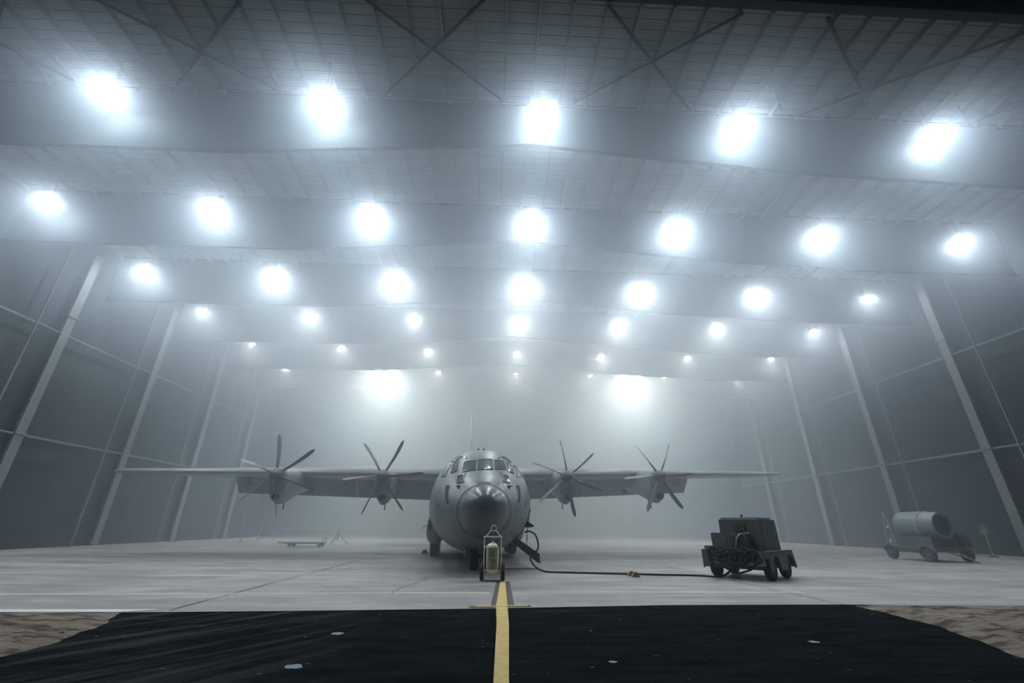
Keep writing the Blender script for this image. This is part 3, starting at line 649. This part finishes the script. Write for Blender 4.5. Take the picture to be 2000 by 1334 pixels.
ub=MB().box(-.62,.80,-.62,.98,.86,1.86,taper=(.015,.02));ub.build('engine_housing',M_cart,GP,smooth=0,bevel=.004)
MB().box(-.56,.70,-.56,.86,1.85,1.93,taper=(.03,.03)).build('roof_lid',M_cart2,GP,smooth=0)
MB().lathe([(.03,0),(.03,.06),(.045,.07),(.045,.1),(.0,.11)],(.05,-.1,1.93),n=12).build('exhaust_cap',M_cart,GP)
dr_=MB()
for y0,y1 in ((-.52,-.08),(-.02,.42),(.48,.88)): dr_=MB().box(.755,.80,y0,y1,.98,1.74,taper=(.0,.0));_d=dr_.build('side_panel',M_cart2,GP,smooth=0,bevel=.01);_d.rotation_euler=(0,0,0)
cb=MB().box(-.82,.42,-.95,-.58,.86,1.42);cb.build('control_cabinet',M_cart,GP,smooth=0,bevel=.02)
g=MB().box(-.74,-.30,-.965,-.94,.98,1.34);g.build('control_panel',M_cart2,GP,smooth=0,bevel=.01)
gg=MB()
for i in range(6): gg.box(-.16,.34,-.965,-.94,1.0+.06*i,1.03+.06*i)
gg.build('vent_grille',M_tyre,GP,smooth=0)
pn=MB().box(-.1,.3,-.66,-.62,1.5,1.72);pn.build('gauge_panel',M_dark,GP,smooth=0,bevel=.01)
MB().tube([(-.02,-.93,.9),(.1,-1.02,1.25),(.2,-.98,1.38),(.42,-.7,1.42)],.035,8).build('elbow_pipe',M_hub,GP)
MB().box(-1.22,-.9,-.75,.35,.82,.98).build('tool_box',M_cart2,GP,smooth=0,bevel=.015)
cl=MB();rnd=random.Random(3)
for i in range(13):
    cx=-.78+.115*i+rnd.uniform(-.05,.05);hh=rnd.uniform(.20,.32);tl=rnd.uniform(-.25,.25)
    pts=[(cx+(.16+.06*(i%3))*math.cos(t)+tl*math.sin(t)*.5,-1.16-.05*(i%3)-.03*math.sin(2*t),.67+hh*math.sin(t)) for t in [2*PI*k/22 for k in range(22)]]
    cl.tube(pts,.036,7,close=True)
for z in (.50,.62,.78): cl.tube(bez([(-.95,-1.12,z),(-.5,-1.24,z-.06),(0,-1.22,z+.04),(.5,-1.2,z-.05),(.75,-1.08,z+.05)],6),.036,7)
cl.build('coiled_cable',M_rub,GP)
MB().prism([(-1.0,-1.05,.86),(.9,-1.05,.86),(.95,-1.25,.45),(-.85,-1.25,.45)],(0,.05,0)).build('cable_tray',M_cart,GP,smooth=0)
hb=MB().tube([(0,1.2,.42),(0,1.9,.30),(0,2.05,.30)],.035,8);hb.tube([(-.4,1.15,.42),(0,1.7,.33),(.4,1.15,.42)],.03,8);hb.build('draw_bar',M_cart,GP)
ul=MB().tube(bez([(-.75,-.6,.34),(-.3,-.5,.14),(.1,-.2,.25)],8),.03,8);ul.build('cable_loop',M_rub,GP)
# ============================================================ power cable on the floor
pts=[(1.33,18.6,1.36),(1.50,18.55,1.40),(1.72,18.5,1.30),(1.84,18.5,1.05),(1.84,18.55,.75),(1.60,18.6,.58),(1.55,18.4,.40),(1.75,18.2,.15),(2.1,18.0,.035),(3.0,17.75,.03),(4.0,17.55,.03),(5.1,17.35,.03),(6.2,17.1,.03),(7.2,16.95,.03),(7.95,16.62,.03),(8.25,16.4,.2),(8.4,16.35,.5)]
tag(MB().tube(bez(pts,10),.032,10).build('power_cable',M_rub,None),'thick black power cable running across the concrete from the aircraft to the cart','cable')
# chocks
M_wood=mat('weathered_chock',(.30,.22,.12),.8,0,.35,8)
def chock(x,y,rz,lab,m=M_wood,s=1.0):
    t=thing('wheel_chock',lab,'wheel chock',(x,y,0),rz)
    for k in (-.17,.17):
        MB().prism([(-.16*s,k*s-.05,0),(.16*s,k*s-.05,0),(.06*s,k*s-.05,.15*s),(-.06*s,k*s-.05,.15*s)],(0,.1,0)).build('block',m,t,smooth=0,bevel=.008)
    MB().tube([(-.02,-.3*s,.10*s),(-.02,.3*s,.10*s)],.018,6).build('tie_bar',M_tyre,t)
chock(5.02,16.85,.15,'small tan wheel chock on the concrete beside the power cable')
chock(-4.0,29.3,.1,'dark wheel chock on the floor left of the aircraft main wheel',M_dark,1.3)
# ============================================================ tank trailer / heater cart at right
M_cyl=mat('heater_barrel',(.16,.19,.205),.45,.2,.25,2.2);M_hc=mat('heater_cart_paint',(.06,.07,.075),.6,.1,.25,3);M_pole=mat('heater_frame',(.30,.30,.28),.6,.1,.2,4)
HC=thing('heater_cart','grey four-wheeled heater cart with an open horizontal barrel near the right wall','heater cart',(24.0,25.3,0),.05)
bl=MB().lathe([(.10,1.27),(.60,1.24),(.70,1.1),(.72,.9),(.72,-.3),(.735,-.32),(.735,-.38),(.71,-.4),(.64,-1.05),(.64,-1.07),(.64,-1.16),(.56,-1.16),(.56,-.95)],(.30,0,1.78),(0,1,-.0),40,cap=False)
bl=bl.build('barrel',M_cyl,HC,smooth=40)
MB().lathe([(.01,-.92),(.56,-.92),(.56,-.99),(.01,-.99)],(.30,0,1.78),(0,1,0),30,cap=False).build('barrel_baffle',M_dark,HC)
gr=MB()
for a in range(4):
    t=PI*a/4;gr.tube([(.30-.56*math.cos(t),-1.1,1.78-.56*math.sin(t)),(.30+.56*math.cos(t),-1.1,1.78+.56*math.sin(t))],.012,5)
gr.lathe([(.16,-1.12),(.2,-1.12),(.2,-1.09),(.16,-1.09)],(.30,0,1.78),(0,1,0),20,cap=False);gr.build('outlet_guard',M_tyre,HC)
MB().lathe([(.0,.0),(.05,.0),(.05,.07),(.0,.08)],(.3,.9,2.49),n=10).build('filler_cap',M_dark,HC)
dk=MB().box(-1.0,1.05,-1.35,1.35,.52,.68);dk.box(-.95,-.85,-1.3,1.3,.40,.55);dk.box(.9,1.0,-1.3,1.3,.40,.55);dk.build('deck',M_hc,HC,smooth=0,bevel=.02)
MB().box(-.35,.95,-.85,1.1,.68,1.2,taper=(.08,.05)).build('burner_box',M_hc,HC,smooth=0,bevel=.03)
MB().box(.62,1.2,-1.2,-.2,.68,1.25).build('fuel_box',M_dark,HC,smooth=0,bevel=.03)
sd=MB();sd.beam((-.1,.7,1.3),(-.1,.7,1.6),.08);sd.beam((.8,.7,1.3),(.8,.7,1.6),.08);sd.beam((-.1,-.7,1.3),(-.1,-.7,1.55),.08);sd.beam((.8,-.7,1.3),(.8,-.7,1.55),.08);sd.beam((-.15,.7,1.38),(.85,.7,1.38),.08);sd.beam((-.15,-.7,1.36),(.85,-.7,1.36),.08);sd.build('barrel_cradle',M_hc,HC,smooth=0)
mt=MB();mt.tube([(-.90,1.35,.6),(-.66,1.30,2.42)],.035,6);mt.tube([(-.72,.95,.6),(-.58,1.28,2.42)],.035,6);mt.beam((-.62,1.2,2.42),(-.62,1.36,2.42),.12);mt.tube([(-.84,1.33,1.2),(-.68,1.05,1.2)],.025,6);mt.tube([(-.74,1.31,1.8),(-.64,1.18,1.8)],.02,6);mt.build('end_frame',M_pole,HC)
MB().lathe([(.0,0),(.05,0),(.05,.03),(0,.035)],(-.75,1.15,1.68),(-1,-.6,0),12).build('reflector',mat('reflector_white',(.8,.8,.75),.3),HC)
MB().box(-.86,-.80,1.10,1.16,.82,1.06).build('white_plate',MATS['reflector_white'],HC,smooth=0)
dv=MB().tube(bez([(.75,-1.2,1.35),(1.05,-1.35,1.2),(1.25,-1.3,.85),(1.1,-1.2,.65)],6),.10,12);dv.build('duct_hose',M_tyre,HC)
for x,y in ((-.92,1.15),(1.1,1.1),(-1.05,-1.15),(1.1,-1.15)):
    o=MB().lathe([(.16,-.09),(.30,-.095),(.335,-.06),(.345,0),(.335,.06),(.30,.095),(.16,.09)],(x,y,.345),(1,0,0),24).build('wheel',M_tyre,HC)
    MB().lathe([(.03,-.1),(.16,-.075),(.16,.075),(.03,.1)],(x,y,.345),(1,0,0),14).build('wheel_hub',M_hc,o)
    fb=MB();fb.loft([[(xx,y+rr*math.cos(t),.345+rr*math.sin(t)) for t in [.25+2.6*k/10 for k in range(11)]] for xx,rr in ((x-.13,.40),(x+.13,.40),(x+.13,.42),(x-.13,.42))],cap=False,wrap=True,closed=False);fb.build('mudguard',M_hc,HC)
db=MB().tube([(-.3,-1.35,.5),(.0,-2.2,.22),(.05,-2.5,.06)],.035,6);db.tube([(.35,-1.35,.5),(.0,-2.2,.22)],.03,6);db=db.build('draw_bar',M_hc,HC)
# ============================================================ far objects
def barrier(x,y,lab):
    t=thing('equipment_stand',lab,'equipment stand',(x,y,0),.1)
    for s in (-.85,.85): MB().tube([(s*.8,0,0),(s,0,2.35)],.045,6).build('post',M_pole,t);
    MB().beam((-.75,0,1.2),(.75,0,1.2),.05).build('crossbar',M_pole,t,smooth=0);MB().box(-.72,.72,-.015,.015,1.3,2.1).build('panel',mat('stand_panel',(.16,.17,.18),.6),t,smooth=0)
    MB().beam((-.7,-.4,.04),(-.7,.4,.04),.08).build('foot',M_pole,t,smooth=0);MB().beam((.7,-.4,.04),(.7,.4,.04),.08).build('foot',M_pole,t,smooth=0)
barrier(-21.4,43.0,'grey upright equipment stand in the fog near the left wall')
TR=thing('flat_trolley','low flat towing trolley lying on the floor left of the aircraft','trolley',(-13.8,36.4,0),.05)
MB().box(-1.5,1.3,-.5,.5,.22,.32).build('platform',M_hc,TR,smooth=0,bevel=.02)
MB().tube([(-1.5,0,.27),(-2.1,0,.3)],.05,8).build('tow_bar',M_hc,TR)
for x in (-1.1,1.0):
    for y in (-.42,.42): MB().lathe([(.05,-.05),(.14,-.05),(.15,0),(.14,.05),(.05,.05)],(x,y,.15),(0,1,0),14).build('wheel',M_tyre,TR)
hd=MB().tube([(1.2,-.4,.32),(1.25,-.4,.62),(1.25,.4,.62),(1.2,.4,.32)],.03,6);hd.build('handle',M_hc,TR)
JK=thing('axle_jack','small pale tripod jack standing behind the flat trolley','jack',(-12.9,40.5,0))
MB().tube([(0,0,.35),(0,0,1.15)],.07,10).build('ram',M_pole,JK)
for k in range(3):
    a=2*PI*k/3+.4;MB().tube([(0,0,.8),(.9*math.cos(a),.9*math.sin(a),.03)],.04,6).build('leg',M_pole,JK)
def cone(x,y,z,lab,h):
    t=thing('traffic_cone',lab,'traffic cone',(x,y,0));MB().box(-.2,.2,-.2,.2,0,.03).build('base',M_dark,t,smooth=0)
    MB().lathe([(.15,.03),(.03,h),(0,h+.01)],n=18).build('cone',mat('faded_cone',(.32,.30,.20),.7),t)
MKM=mat('marker_sign',(.2,.2,.15),.7)
SG=thing('marker_sign','faded upright marker sign on a post by the right wall','sign',(31.4,28.6,0),-.7)
MB().tube([(0,0,0),(0,0,1.3)],.03,8).build('post',M_pole,SG)
MB().lathe([(.25,0),(.25,.05),(.05,.07)],n=14).build('base',M_dark,SG)
MB().prism([(-.2,-.02,1.3),(.2,-.02,1.3),(.12,-.02,1.85),(-.12,-.02,1.85)],(0,.03,0)).build('sign_board',MKM,SG,smooth=0)
